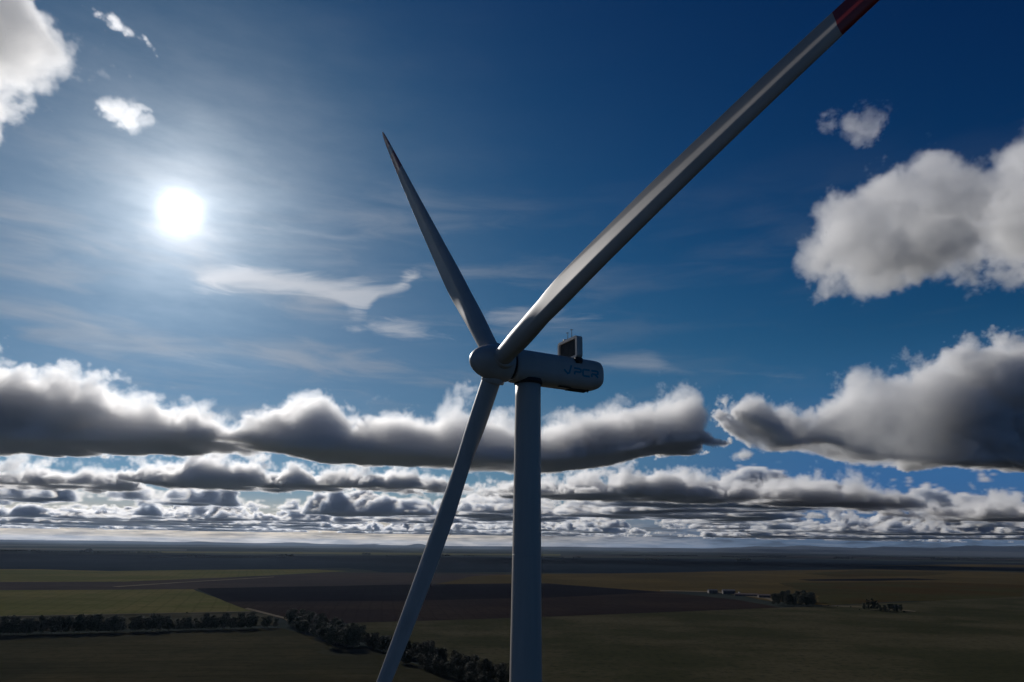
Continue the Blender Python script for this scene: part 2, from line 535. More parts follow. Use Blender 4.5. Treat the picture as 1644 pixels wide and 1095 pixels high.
def loft(rings, cap0=True, cap1=True):
    n = len(rings[0])
    V = [v for r in rings for v in r]
    F = []
    for i in range(len(rings) - 1):
        for j in range(n):
            a, b = i * n + j, i * n + (j + 1) % n
            F.append((a, b, b + n, a + n))
    if cap0:
        F.append(tuple(range(n - 1, -1, -1)))
    if cap1:
        F.append(tuple((len(rings) - 1) * n + j for j in range(n)))
    return V, F


def merge(*parts):
    V, F = [], []
    for v, f in parts:
        o = len(V)
        V += list(v)
        F += [tuple(i + o for i in q) for q in f]
    return V, F


def box(c, sx, sy, sz, M=None):
    c = Vector(c)
    V = [Vector((x * sx / 2, y * sy / 2, z * sz / 2)) for z in (-1, 1) for y in (-1, 1) for x in (-1, 1)]
    if M:
        V = [M @ v for v in V]
    V = [v + c for v in V]
    return V, [(0, 2, 3, 1), (4, 5, 7, 6), (0, 1, 5, 4), (2, 6, 7, 3), (0, 4, 6, 2), (1, 3, 7, 5)]


def tube(a, b, r0, r1=None, n=12):
    a, b = Vector(a), Vector(b)
    r1 = r0 if r1 is None else r1
    w = (b - a).normalized()
    u = w.orthogonal().normalized()
    v = w.cross(u)
    R0 = [a + (u * math.cos(t) + v * math.sin(t)) * r0 for t in [2 * math.pi * k / n for k in range(n)]]
    R1 = [b + (u * math.cos(t) + v * math.sin(t)) * r1 for t in [2 * math.pi * k / n for k in range(n)]]
    return loft([R0, R1])


def outward(o):
    bm = bmesh.new()
    bm.from_mesh(o.data)
    bmesh.ops.recalc_face_normals(bm, faces=bm.faces)
    bm.to_mesh(o.data)
    bm.free()
    return o


def autosmooth(o, deg=35):
    bm = bmesh.new()
    bm.from_mesh(o.data)
    for e in bm.edges:
        if len(e.link_faces) == 2 and e.calc_face_angle(0) > R(deg):
            e.smooth = False
    bm.to_mesh(o.data)
    bm.free()
    return o


def bevel(o, w, seg=3):
    bm = bmesh.new()
    bm.from_mesh(o.data)
    bmesh.ops.recalc_face_normals(bm, faces=bm.faces)
    bmesh.ops.bevel(bm, geom=[e for e in bm.edges if e.calc_face_angle(0) > R(30)], offset=w, segments=seg, affect='EDGES', profile=0.5)
    bm.to_mesh(o.data)
    bm.free()
    o.data.polygons.foreach_set('use_smooth', [True] * len(o.data.polygons))
    return autosmooth(o, 40)


# ------------------------------------------------------------------ wind turbine
HUB = CAM + ray(798, 583) * 88.0
PSI, TILT = R(-117.5), R(3.0)
AX = Vector((math.sin(PSI) * math.cos(TILT), math.cos(PSI) * math.cos(TILT), math.sin(TILT)))     # out of the nose
HX = Vector((math.cos(PSI), -math.sin(PSI), 0))
VX = HX.cross(AX)
VX = VX if VX.z > 0 else -VX
BACK = Vector((-math.sin(PSI), -math.cos(PSI), 0))          # along the nacelle to its tail, level
SIDE = Vector((-BACK.y, BACK.x, 0))
SIDE = SIDE if SIDE.y < 0 else -SIDE                       # towards the camera
UP = Vector((0, 0, 1))
TOWER = HUB + BACK * 4.55
white = material('white_paint', (0.45, 0.42, 0.39), 0.42, 0.5, var=(0.35, (0.40, 0.37, 0.34), 6, (1, 1, 0.15)))
white_t = material('tower_paint', (0.42, 0.385, 0.35), 0.5, 0.5, var=(0.5, (0.37, 0.34, 0.31), 6, (1, 1, 0.08)))
blade_m = material('blade_gelcoat', (0.42, 0.395, 0.37), 0.5, 0.3, var=(0.25, (0.37, 0.35, 0.33), 5))
red = material('red_band_paint', (0.22, 0.008, 0.008), 0.33, 0.5)
dark_g = material('dark_rubber', (0.02, 0.021, 0.023), 0.7)
grille = material('radiator_fins', (0.025, 0.027, 0.03), 0.55, 0.4)
teal = material('teal_lettering', (0.0, 0.20, 0.30), 0.5)
beacon_m = material('lamp_glass', (0.75, 0.75, 0.72), 0.25)

turb = empty('wind_turbine', (TOWER.x, TOWER.y, 0), 'tall white three bladed wind turbine with red banded blade tips', 'wind turbine')
T0 = Vector((TOWER.x, TOWER.y, 0))
LOC = lambda p: p - T0                                        # world point to the turbine's own frame

# tower: tapered tube with faint flange rings between its sections
zt = HUB.z - 2.05
rings = []
prof_t = [(0, 2.55), (20, 2.42), (50, 2.16), (70, 1.98), (88, 1.80), (100, 1.71), (zt, 1.64)]


def tower_r(z):
    for (a, ra), (b, rb) in zip(prof_t, prof_t[1:]):
        if z <= b:
            return ra + (rb - ra) * (z - a) / (b - a)
    return prof_t[-1][1]


zs = [zt * k / 60 for k in range(61)]
for z in zs:
    r = tower_r(z)
    rings.append([Vector((r * math.cos(a), r * math.sin(a), z)) for a in [2 * math.pi * k / 72 for k in range(72)]])
tw = mesh('tower', *loft(rings), white_t, turb)
for z in (22.0, 47.0, 71.0, 94.0):
    r = tower_r(z)
    mesh('section_flange', *loft([[Vector(((r + d) * math.cos(a), (r + d) * math.sin(a), z + h)) for a in [2 * math.pi * k / 72 for k in range(72)]]
                                  for d, h in ((0.0, -0.06), (0.012, -0.05), (0.012, 0.05), (0.0, 0.06))]), white_t, tw)
base = outward(mesh('foundation', *loft([[Vector((r * math.cos(a), r * math.sin(a), z)) for a in [2 * math.pi * k / 48 for k in range(48)]] for r, z in ((4.2, -0.5), (4.2, 0.25), (3.9, 0.4))]),
                    material('concrete', (0.30, 0.29, 0.27), 0.9), turb, smooth=False))
door = mesh('door', *box(Vector((0, -2.55, 2.6)), 0.95, 0.14, 2.2), white, turb, smooth=False)

# nacelle: long rounded housing, level, with a flat belly that rises at the tail
NF, NB = 2.05, 16.4


def nac_ring(s, kw=1.0, kt=1.0, kb=1.0, n=56):
    c = HUB + BACK * s
    out = []
    for k in range(n):
        a = 2 * math.pi * k / n
        ca, sa = math.cos(a), math.sin(a)
        e = 2 / 2.7 if sa >= 0 else 2 / 3.4
        x = math.copysign(abs(ca) ** (2 / 2.7), ca) * 2.12 * kw
        z = math.copysign(abs(sa) ** e, sa) * (2.14 * kt if sa >= 0 else 2.16 * kb)
        out.append(LOC(c + SIDE * x + UP * z))
    return out


NR = [nac_ring(NF, .90, .90, .90), nac_ring(NF + .12, .95, .95, .95), nac_ring(NF + .5), nac_ring(5), nac_ring(8), nac_ring(11), nac_ring(12.9), nac_ring(13.9, 1, 1, .94),
      nac_ring(14.6, .99, .985, .87), nac_ring(15.0, .955, .945, .80), nac_ring(15.2, .88, .87, .72), nac_ring(15.27, .74, .73, .6), nac_ring(15.3, .4, .4, .35)]
nac = autosmooth(outward(mesh('nacelle', *loft(NR), white, turb)), 38)
# belly seams, hatch and lifting gear
mesh('belly_hatch', *box(LOC(HUB + BACK * 12.1 - UP * 2.17), 3.0, 1.5, 0.07, Matrix((BACK, SIDE, UP)).transposed()), dark_g, nac, smooth=False)
mesh('belly_vent', *box(LOC(HUB + BACK * 9.5 - UP * 2.17 + SIDE * 0.9), 1.8, .5, 0.06, Matrix((BACK, SIDE, UP)).transposed()), dark_g, nac, smooth=False)
mesh('drain_spout', *tube(LOC(HUB + BACK * 13.3 - UP * 2.1 + SIDE * .7), LOC(HUB + BACK * 13.3 - UP * 2.42 + SIDE * .7), .12), dark_g, nac)
outward(mesh('roof_hatch', *box(LOC(HUB + BACK * 3.0 + UP * 2.2), .9, 1.4, 0.3, Matrix((BACK, SIDE, UP)).transposed()), white, nac, smooth=False))
# yaw collar under the nacelle
mesh('yaw_collar', *tube((0, 0, zt - .25), (0, 0, zt + .35), 1.78, 1.95, 64), dark_g, turb)
# thin recessed seam between spinner and nacelle
mesh('rotor_seal', *tube(LOC(HUB + BACK * 1.55), LOC(HUB + BACK * 2.2), 1.80, 1.80, 48), dark_g, turb)

# lettering on the side towards the camera, laid on the curved wall
def nac_x(z):
    q = 2.14 if z >= 0 else 2.16
    e = 2.7 if z >= 0 else 3.4
    return 2.12 * max(0.0, 1 - (abs(z) / q) ** e) ** (1 / 2.7)


STROKES = {     # on a 1 x 1 cell, drawn as heavy squared strokes: the letters J P C R
    'J': [[(0.0, 0.52), (0.42, 0.0), (0.62, 0.14), (0.88, 1.22)]],
    'P': [[(0.08, 0.0), (0.08, 0.42)], [(0.0, 0.88), (0.78, 0.88), (0.95, 0.78), (0.95, 0.52), (0.78, 0.42), (0.08, 0.42)]],
    'C': [[(0.98, 0.88), (0.18, 0.88), (0.03, 0.76), (0.03, 0.12), (0.18, 0.0), (0.98, 0.0)]],
    'R': [[(0.06, 0.0), (0.06, 0.42)], [(0.0, 0.88), (0.78, 0.88), (0.94, 0.78), (0.94, 0.54), (0.78, 0.43), (0.06, 0.43)], [(0.52, 0.43), (0.96, 0.0)]],
}


def letter(ch, s0, z0, w, h, wt):
    V, F = [], []
    for line_ in STROKES[ch]:
        P = [Vector((s0 + x * w, z0 + y * h)) for x, y in line_]
        L, Rr = [], []
        for i, p in enumerate(P):
            d = ((P[min(i + 1, len(P) - 1)] - p).normalized() if i < len(P) - 1 else Vector((0, 0)))
            if i > 0:
                d = d + (p - P[i - 1]).normalized()
            d.normalize()
            nrm = Vector((-d.y, d.x))
            cs = 1.0
            if 0 < i < len(P) - 1:
                cs = max(0.5, nrm.dot(Vector((-(P[i] - P[i - 1]).normalized().y, (P[i] - P[i - 1]).normalized().x))))
            L.append(p + nrm * wt / 2 / cs)
            Rr.append(p - nrm * wt / 2 / cs)
        for i in range(len(P) - 1):
            b = len(V)
            for off in (0.015, -0.02):
                for q in (L[i], L[i + 1], Rr[i + 1], Rr[i]):
                    V.append(LOC(HUB + BACK * q.x + SIDE * (nac_x(q.y) + off) + UP * q.y))
            F += [(b, b + 1, b + 2, b + 3), (b + 7, b + 6, b + 5, b + 4)] + [(b + k, b + 4 + k, b + 4 + (k + 1) % 4, b + (k + 1) % 4) for k in range(4)]
    return mesh('letter', V, F, teal, nac, smooth=False)


SL = 8.75
for ch, w in (('J', 1.30), ('P', 1.12), ('C', 1.12), ('R', 1.12)):
    o = letter(ch, SL, -0.62, w, 0.98, 0.26)
    o['label'] = 'teal letter ' + ch + ' on the side of the housing'
    SL += w + 0.24

# cooler standing across the tail of the roof
CS, CE, CW, CH0, CH1 = 10.55, 11.45, 2.45, 1.75, 4.80


def slab(s, half_w, z0, z1, r, n=6):
    P = []
    for cx, cz, a0 in ((half_w - r, z0 + r, -90), (half_w - r, z1 - r, 0), (-half_w + r, z1 - r, 90), (-half_w + r, z0 + r, 180)):
        for k in range(n + 1):
            a = R(a0 + 90 * k / n)
            P.append(LOC(HUB + BACK * s + SIDE * (cx + r * math.cos(a)) + UP * (cz + r * math.sin(a))))
    return P


o1, o2 = slab(CS, CW, CH0, CH1, .42), slab(CE, CW, CH0, CH1, .42)
i1, i2 = slab(CS, CW - .40, CH0 + .35, CH1 - .36, .16), slab(CE, CW - .40, CH0 + .35, CH1 - .36, .16)
n = len(o1)
V = o1 + o2 + i1 + i2
F = []
for k in range(n):
    j = (k + 1) % n
    F += [(k, j, n + j, n + k), (2 * n + k, 3 * n + k, 3 * n + j, 2 * n + j), (k, 2 * n + k, 2 * n + j, j), (n + k, n + j, 3 * n + j, 3 * n + k)]
cool = autosmooth(outward(mesh('cooler_frame', V, F, white, turb)), 40)
fins = []
MB = Matrix((BACK, SIDE, UP)).transposed()
fins.append(box(LOC(HUB + BACK * (CS + .34) + UP * ((CH0 + CH1) / 2)), .22, 2 * CW - .82, CH1 - CH0 - .73, MB))
for k in range(13):
    fins.append(box(LOC(HUB + BACK * (CS + .21) + SIDE * (-1.86 + k * .31) + UP * ((CH0 + CH1) / 2)), .035, .05, CH1 - CH0 - .76, MB))
mesh('radiator_panel', *merge(*fins), grille, cool, smooth=False)
for sd in (1, -1):
    mesh('mounting_bracket', *merge(box(LOC(HUB + BACK * (CS + .45) + SIDE * sd * 1.95 + UP * 1.62), .8, .55, .5, MB),
                                    tube(LOC(HUB + BACK * (CS + .1) + SIDE * sd * 2.0 + UP * 1.45), LOC(HUB + BACK * (CS + .95) + SIDE * sd * 2.0 + UP * 1.45), .42, .42, 18)), dark_g, cool)
for sd, h in ((-.55, 1.2), (.45, 1.4)):
    mast = mesh('sensor_mast', *tube(LOC(HUB + BACK * (CS + .5) + SIDE * sd + UP * (CH1 - .02)), LOC(HUB + BACK * (CS + .5) + SIDE * sd + UP * (CH1 + h)), .05, .035, 8), dark_g, cool)
    mesh('wind_sensor', *tube(LOC(HUB + BACK * (CS + .25) + SIDE * sd + UP * (CH1 + h * .9)), LOC(HUB + BACK * (CS + .75) + SIDE * sd + UP * (CH1 + h * .97)), .05, .03, 8), dark_g, mast)
mesh('warning_lamp', *merge(tube(LOC(HUB + BACK * (CS + .45) - SIDE * 1.15 + UP * (CH1 - .02)), LOC(HUB + BACK * (CS + .45) - SIDE * 1.15 + UP * (CH1 + .30)), .34, .28, 16)), beacon_m, cool)

# spinner: blunt dome turned about the rotor axis, with a collar at each blade
sp = [(-3.75, .02), (-3.72, .32), (-3.6, .68), (-3.35, 1.08), (-2.95, 1.46), (-2.4, 1.80), (-1.7, 2.08), (-.9, 2.26), (-.1, 2.34), (.7, 2.34), (1.3, 2.27), (1.62, 2.17), (1.68, 2.02), (1.66, 1.6)]
rings = [[LOC(HUB - AX * s + (HX * math.cos(a) + VX * math.sin(a)) * r) for a in [2 * math.pi * k / 72 for k in range(72)]] for s, r in [(-x, y) for x, y in sp]]
rings = [[LOC(HUB - AX * x + (HX * math.cos(a) + VX * math.sin(a)) * y) for a in [2 * math.pi * k / 72 for k in range(72)]] for x, y in sp]
hub = autosmooth(outward(mesh('spinner', *loft(rings), white, turb)), 50)


def blade(k, phi, cone, bf, be, pitch=0.0):
    a = R(phi) + k * 2 * math.pi / 3
    b = VX * math.cos(a) + HX * math.sin(a)
    c = AX.cross(b)
    L = 73.0
    CH = [(.012, 2.45), (.035, 2.45), (.07, 2.50), (.12, 2.85), (.17, 3.45), (.22, 3.95), (.27, 4.15), (.33, 4.05), (.4, 3.85), (.5, 3.55), (.6, 3.1), (.7, 2.65), (.8, 2.15), (.9, 1.55), (.95, 1.15), (.98, .78), (.995, .35), (1.0, .08)]
    TH = [(.012, 1.), (.035, 1.), (.07, .97), (.12, .80), (.17, .58), (.22, .44), (.27, .37), (.33, .33), (.4, .30), (.5, .27), (.6, .245), (.7, .225), (.8, .20), (.9, .185), (1., .17)]
    TW = [(.0, 12), (.1, 12), (.2, 8), (.3, 4), (.4, 1), (.5, 0), (1.0, 0)]

    def it(tab, t):
        for (x0, y0), (x1, y1) in zip(tab, tab[1:]):
            if t <= x1:
                u = max(0, (t - x0) / (x1 - x0))
                return y0 + (y1 - y0) * u
        return tab[-1][1]

    def sm(tab, t):
        return (it(tab, t - .015) + 2 * it(tab, t) + it(tab, t + .015)) / 4 if .05 < t < .93 else it(tab, t)
    N = 34
    ts = sorted(set([.012, .03, .05] + [.07 + .012 * q for q in range(75)] + [.767, .865, .905, .975, .985, .992, .997, 1.0]))
    ts = [t for t in ts if t <= 1.0]
    rings = []
    for t in ts:
        ctr = HUB + b * (t * L * math.cos(cone)) + AX * (t * L * math.sin(cone)) + (AX * bf + c * be) * t * t
        ch, th, tw_ = sm(CH, t), sm(TH, t), R(sm(TW, t) + pitch * min(1, t / .12))
        slim = .25 if k == 2 else .12
        ch = ch * (1 - slim if t > .2 else 1 - slim * max(0, t - .1) / .1)
        cd = c * math.cos(tw_) + AX * math.sin(tw_)             # towards the trailing edge
        nd = AX * math.cos(tw_) - c * math.sin(tw_)             # thickness, upwind positive
        circ = max(0, min(1, (it(TH, t) - .34) / .5))
        circ = circ * circ * (3 - 2 * circ)
        ring = []
        for q in range(2 * N):
            u = q / N
            up = u <= 1
            s = u if up else 2 - u                              # 0 leading edge .. 1 trailing edge
            x = 0.5 * (1 - math.cos(math.pi * s))
            yt = 5 * (.2969 * math.sqrt(x) - .126 * x - .3516 * x * x + .2843 * x ** 3 - .1036 * x ** 4)
            xm = .40
            xc = .96 - .36 * max(0, min(1, (t - .24) / .42))      # aft of here the upwind side runs flat to the edge
            yr = .10 + .30 * max(0, min(1, (t - .24) / .42))
            if x < xm:
                tri = .5 * math.sqrt(max(0, 1 - ((xm - x) / xm) ** 2))
            elif x < xc:
                tri = .5 * (1 - (1 - yr) * (x - xm) / (xc - xm))
            else:
                tri = .5 * yr * (1 - .8 * (x - xc) / max(.01, 1 - xc))
            wt = .92 if up else (.8 if t < .4 else .25)
            yt = yt * (1 - wt) + tri * wt
            camber = .10 * (1 - (2 * x - .9) ** 2 / 1.21) * .35
            ya = (yt * th * (1 if up else -1) * .98 - camber * .4)
            yc = math.sqrt(max(0, x * (1 - x))) * (1 if up else -1)
            y = (1 - circ) * ya + circ * yc * th
            xo = x - ((1 - circ) * .42 + circ * .5)
            ring.append(LOC(ctr + cd * (xo * ch) + nd * (y * ch)))
        rings.append(ring)
    V, F = loft(rings)
    o = mesh('blade', V, F, [blade_m, red], turb)
    for p in o.data.polygons:
        i = min(p.vertices) // (2 * N)
        if i < len(ts) - 1:
            tm = (ts[i] + ts[i + 1]) / 2
            if .767 < tm < .865 or tm > .905:
                p.material_index = 1
        else:
            p.material_index = 1 if p.vertices[0] > 100 else 0
    outward(o)
    # root collar on the spinner
    mesh('root_collar', *loft([[LOC(HUB + b * d + (c * math.cos(x) + AX * math.sin(x)) * r) for x in [2 * math.pi * q / 40 for q in range(40)]]
                               for d, r in ((1.2, 1.50), (2.42, 1.48), (2.56, 1.40), (2.58, 1.24))]), white, hub)
    return o


blade(0, 38.16, R(6.8), -.34, -.815, 5.0)
blade(2, 38.70, R(7.07), -2.76, -1.6, 13.0)
blade(1, 37.17, R(5.0), 2.82, -1.73, -15.0)
# ------------------------------------------------------------------ land
def land_mat(name, c1, c2, s_big=220.0, s_fine=9.0, rows_dir=None, rows_gap=14.0, c3=None, rough=0.95, amt=0.5):
    """field colour: broad patches, fine mottling and, where worked, faint tramlines"""
    m = bpy.data.materials.new(name)
    m.use_nodes = True
    t = m.node_tree
    b = t.nodes['Principled BSDF']
    b.inputs['Roughness'].default_value = rough
    b.inputs['Specular IOR Level'].default_value = 0.0
    g = mk(t, 'ShaderNodeNewGeometry').outputs['Position']

    def nz(scale, det, v=g, r=.6):
        n = mk(t, 'ShaderNodeTexNoise')
        n.inputs['Scale'].default_value = scale
        n.inputs['Detail'].default_value = det
        n.inputs['Roughness'].default_value = r
        t.links.new(v, n.inputs['Vector'])
        return n.outputs['Fac']
    c2 = tuple(a + 1.6 * (b_ - a) for a, b_ in zip(c1, c2))
    c = mixc(step(nz(1 / s_big, 6), 0.40, 0.62, nt=t), c1, c2, nt=t)
    stretch = vm('MULTIPLY', g, (1 / 260, 1 / 45, 1), nt=t)
    c = mixc(mth('MULTIPLY', step(nz(1.0, 5, stretch), 0.46, 0.66, nt=t), 0.35, nt=t), c, tuple(.6 * x for x in c1), nt=t)
    c3 = c3 or tuple(0.55 * x for x in c1)
    c = mixc(mth('MULTIPLY', step(nz(1 / s_fine, 4, r=.7), 0.45, 0.72, nt=t), amt, nt=t), c, c3, nt=t)
    if rows_dir is not None:
        a = R(rows_dir)
        w = vm('DOT_PRODUCT', g, (math.cos(a), math.sin(a), 0), nt=t)
        wob = mth('MULTIPLY', nz(1 / 60, 2), 6.0, nt=t)
        f = mth('FRACT', mth('DIVIDE', mth('ADD', w, wob, nt=t), rows_gap, nt=t), nt=t)
        ln = mth('MULTIPLY', step(mth('ABSOLUTE', mth('SUBTRACT', f, .5, nt=t), nt=t), 0.11, 0.03, nt=t), 0.30, nt=t)
        c = mixc(ln, c, c3, nt=t)
    t.links.new(c, b.inputs['Base Color'])
    bp = mk(t, 'ShaderNodeBump')
    bp.inputs['Strength'].default_value = 0.5
    bp.inputs['Distance'].default_value = 0.6
    t.links.new(nz(1 / 2.5, 5), bp.inputs['Height'])
    t.links.new(bp.outputs[0], b.inputs['Normal'])
    return m


GR = 90000.0
grd_m = land_mat('plain_ground', (0.020, 0.026, 0.026), (0.032, 0.038, 0.032), 900, 40, c3=(0.012, 0.016, 0.018))
NG = 96
V = [Vector((0, 0, 0))]
rr = [400, 1200, 3000, 7000, 16000, 36000, GR]
for r in rr:
    V += [Vector((r * math.cos(2 * math.pi * k / NG), r * math.sin(2 * math.pi * k / NG), 0)) for k in range(NG)]
F = [(0, 1 + k, 1 + (k + 1) % NG) for k in range(NG)]
for i in range(len(rr) - 1):
    for k in range(NG):
        a, b_ = 1 + i * NG + k, 1 + i * NG + (k + 1) % NG
        F.append((a, a + NG, b_ + NG, b_))
go_ = mesh('ground', V, F, grd_m, smooth=False)
go_['kind'] = 'structure'
LAYER = [0.0]


def field(pts, mat, name='field', wobble=0.0):
    LAYER[0] += 0.03
    P = [ground(x, y) for x, y in pts]
    Q = []
    rnd = random.Random(len(pts) * 7 + int(abs(pts[0][0])) + int(pts[0][1]))
    for i, p in enumerate(P):                           # a little unevenness along the edges
        q = P[(i + 1) % len(P)]
        n = max(1, min(40, int((q - p).length / 60)))
        d = (q - p)
        nn = Vector((-d.y, d.x, 0)).normalized() if d.length else Vector((0, 0, 0))
        for k in range(n):
            w = (rnd.random() - .5) * wobble if k else 0
            Q.append(p + d * (k / n) + nn * w)
    o = mesh(name, [Vector((p.x, p.y, LAYER[0])) for p in Q], [tuple(range(len(Q)))], mat, smooth=False)
    bm = bmesh.new()
    bm.from_mesh(o.data)
    bmesh.ops.triangulate(bm, faces=bm.faces)
    for f in bm.faces:
        if f.normal.z < 0:
            f.normal_flip()
    bm.to_mesh(o.data)
    bm.free()
    o['kind'] = 'structure'
    return o


green = land_mat('green_crop', (0.0670, 0.0701, 0.0263), (0.0870, 0.0808, 0.0339), 260, 12, 20, 24)
green_d = land_mat('dull_green_crop', (0.0247, 0.0249, 0.0161), (0.0345, 0.0321, 0.0193), 200, 10, 100, 24)
olive = land_mat('olive_pasture', (0.0302, 0.0316, 0.0180), (0.0444, 0.0421, 0.0256), 180, 7, None, c3=(0.0140, 0.0162, 0.0123), amt=.7)
straw = land_mat('straw_stubble', (0.0475, 0.0379, 0.0185), (0.0594, 0.0449, 0.0200), 400, 20, 60, 30)
rust = land_mat('rust_stubble', (0.0363, 0.0251, 0.0117), (0.0340, 0.0307, 0.0145), 350, 20, 60, 30)
brown = land_mat('brown_plough', (0.0177, 0.0141, 0.0150), (0.0224, 0.0173, 0.0164), 300, 14, 10, 18)
black = land_mat('dark_plough', (0.0063, 0.0063, 0.0101), (0.0081, 0.0081, 0.0117), 300, 14, 10, 18)
mauve = land_mat('bare_soil', (0.0324, 0.0284, 0.0297), (0.0389, 0.0328, 0.0311), 400, 20)
slate = land_mat('dark_blue_plain', (0.0060, 0.0110, 0.0194), (0.0085, 0.0143, 0.0229), 700, 60)  # dark bluish tone for the broad bands below the horizon
pale = land_mat('dry_grass_verge', (0.048, 0.046, 0.034), (0.036, 0.036, 0.026), 60, 6, amt=.3)
track = land_mat('dirt_track', (0.0990, 0.0855, 0.0630), (0.1170, 0.0990, 0.0765), 30, 3, amt=.3)
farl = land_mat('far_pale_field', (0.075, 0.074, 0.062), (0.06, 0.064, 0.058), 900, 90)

# distance, left to right: the pieces of the plain (photo outlines dropped on to level ground)
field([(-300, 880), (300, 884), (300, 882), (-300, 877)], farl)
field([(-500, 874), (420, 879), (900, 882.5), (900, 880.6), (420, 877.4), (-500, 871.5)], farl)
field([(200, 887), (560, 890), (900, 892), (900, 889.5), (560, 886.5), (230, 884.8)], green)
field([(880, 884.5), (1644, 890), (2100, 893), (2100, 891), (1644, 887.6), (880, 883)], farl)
field([(900, 893.6), (1200, 894.5), (1500, 896.5), (1500, 894.3), (1200, 892), (900, 891.6)], mauve)
field([(1250, 896.5), (1900, 901), (1900, 897), (1350, 893.6)], mauve)
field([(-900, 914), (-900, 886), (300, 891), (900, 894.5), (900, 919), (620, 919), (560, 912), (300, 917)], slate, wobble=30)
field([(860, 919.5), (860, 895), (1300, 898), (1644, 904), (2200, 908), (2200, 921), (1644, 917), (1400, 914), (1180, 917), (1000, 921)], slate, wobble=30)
field([(1380, 908), (1900, 914), (1900, 910.5), (1560, 906)], straw)
field([(-900, 937), (-900, 912), (60, 914), (180, 917), (300, 915), (500, 914), (560, 917), (430, 924), (300, 930), (200, 934), (0, 935)], green, wobble=14)
field([(-900, 950), (-900, 935.5), (0, 934.5), (210, 934), (330, 929), (430, 925), (520, 919), (640, 920), (900, 923), (900, 938), (640, 939), (310, 946.5), (0, 948)], mauve, wobble=8)
field([(700, 938), (760, 925), (840, 922), (1300, 918), (1300, 948), (1060, 950), (870, 937)], straw, wobble=10)
field([(1000, 921), (1180, 917), (1400, 914), (1644, 919), (2200, 922), (2200, 956), (1644, 956), (1320, 972), (1240, 966), (1160, 950), (1060, 940)], straw, wobble=10)
field([(1250, 936), (1450, 934), (1700, 940), (2000, 950), (1700, 957), (1480, 965), (1330, 971), (1300, 952)], rust, wobble=24)
field([(1290, 921), (1380, 915.5), (1540, 920), (1480, 925), (1340, 926)], rust, wobble=24)
field([(1280, 930.5), (1460, 928.5), (1520, 931), (1400, 933), (1300, 932.8)], black, wobble=14)
field([(-900, 1000), (-900, 950), (0, 948), (310, 946.5), (405, 982), (200, 986), (0, 990)], green, wobble=4)
field([(-900, 1010), (-900, 1001.5), (0, 991.5), (200, 987.5), (405, 983.5), (440, 989), (440, 1004), (0, 1016), (-900, 1040)], pale, wobble=3)
field([(316, 945), (640, 939), (820, 937), (880, 937), (1066, 951), (880, 960), (640, 965), (362, 966.5)], black, wobble=4)
field([(362, 966.5), (640, 965), (880, 960), (1066, 951), (1180, 963), (1255, 976), (1060, 984), (880, 991), (700, 997), (560, 1001), (460, 996), (402, 981)], brown, wobble=4)
field([(560, 1001), (700, 997), (880, 991), (1060, 984), (1255, 976), (1320, 974), (1460, 967), (1644, 958), (2200, 950), (3500, 1500), (1700, 1900), (900, 1500), (830, 1105), (700, 1056), (590, 1030), (545, 1012)], olive, wobble=5)
field([(-900, 1045), (0, 1021), (230, 1015), (450, 1009), (500, 1022), (540, 1041), (600, 1042), (650, 1062), (800, 1112), (900, 1500), (-200, 1900), (-1600, 1500)], green_d, wobble=5)
field([(505, 1047), (540, 1043), (592, 1043), (600, 1050), (560, 1055), (520, 1052)], pale, wobble=3)
# tracks
field([(392, 978), (455, 994), (462, 999), (470, 999), (458, 992), (398, 976.6)], track, 'track')
field([(190, 943), (290, 936), (440, 927), (440, 926.2), (290, 935), (180, 942)], track, 'track')
field([(-900, 1001.5), (0, 990.6), (200, 986.7), (405, 982.6), (405, 981.9), (200, 986), (0, 989.8), (-900, 1000.4)], track, 'track')
field([(1060, 949.2), (1150, 951.5), (1230, 962), (1240, 966), (1250, 966), (1236, 960.5), (1152, 949.8), (1060, 948)], track, 'track')
field([(1320, 973), (1400, 976.5), (1450, 981), (1470, 983), (1470, 982), (1450, 980), (1400, 975.5), (1320, 972)], track, 'track')

# low hills and far ranges on the horizon
hill_m = land_mat('far_hill_scrub', (0.035, 0.042, 0.05), (0.05, 0.055, 0.06), 3000, 300)


def ridge(name, pts, dist, thick=3500.0):
    """a line of hills: crest heights read at their distance, with real slopes to front and back"""
    P = []
    for (xa, ya), (xb, yb) in zip(pts, pts[1:]):
        for k in range(8):
            u = k / 8
            P.append((xa + (xb - xa) * u, ya + (yb - ya) * (u * u * (3 - 2 * u))))
    P.append(pts[-1])
    rnd = random.Random(int(dist))
    V, F = [], []
    prof_ = ((-1, 0), (-.6, .25), (-.3, .7), (0, 1), (.4, .6), (1, 0))
    for i, (x, y) in enumerate(P):
        d = ray(x, y)
        dh = Vector((d.x, d.y, 0)).normalized()
        h = max(2.0, CAM_H + dist * d.z / math.hypot(d.x, d.y)) * (1 + .06 * (rnd.random() - .5))
        for o_, hh in prof_:
            p = dh * (dist + o_ * thick)
            V.append(Vector((p.x, p.y, -1 + (h + 1) * hh)))
    n = len(prof_)
    for i in range(len(P) - 1):
        for j in range(n - 1):
            a = i * n + j
            F.append((a, a + n, a + n + 1, a + 1))
    o = outward(mesh(name, V, F, hill_m))
    o['kind'] = 'structure'
    return o


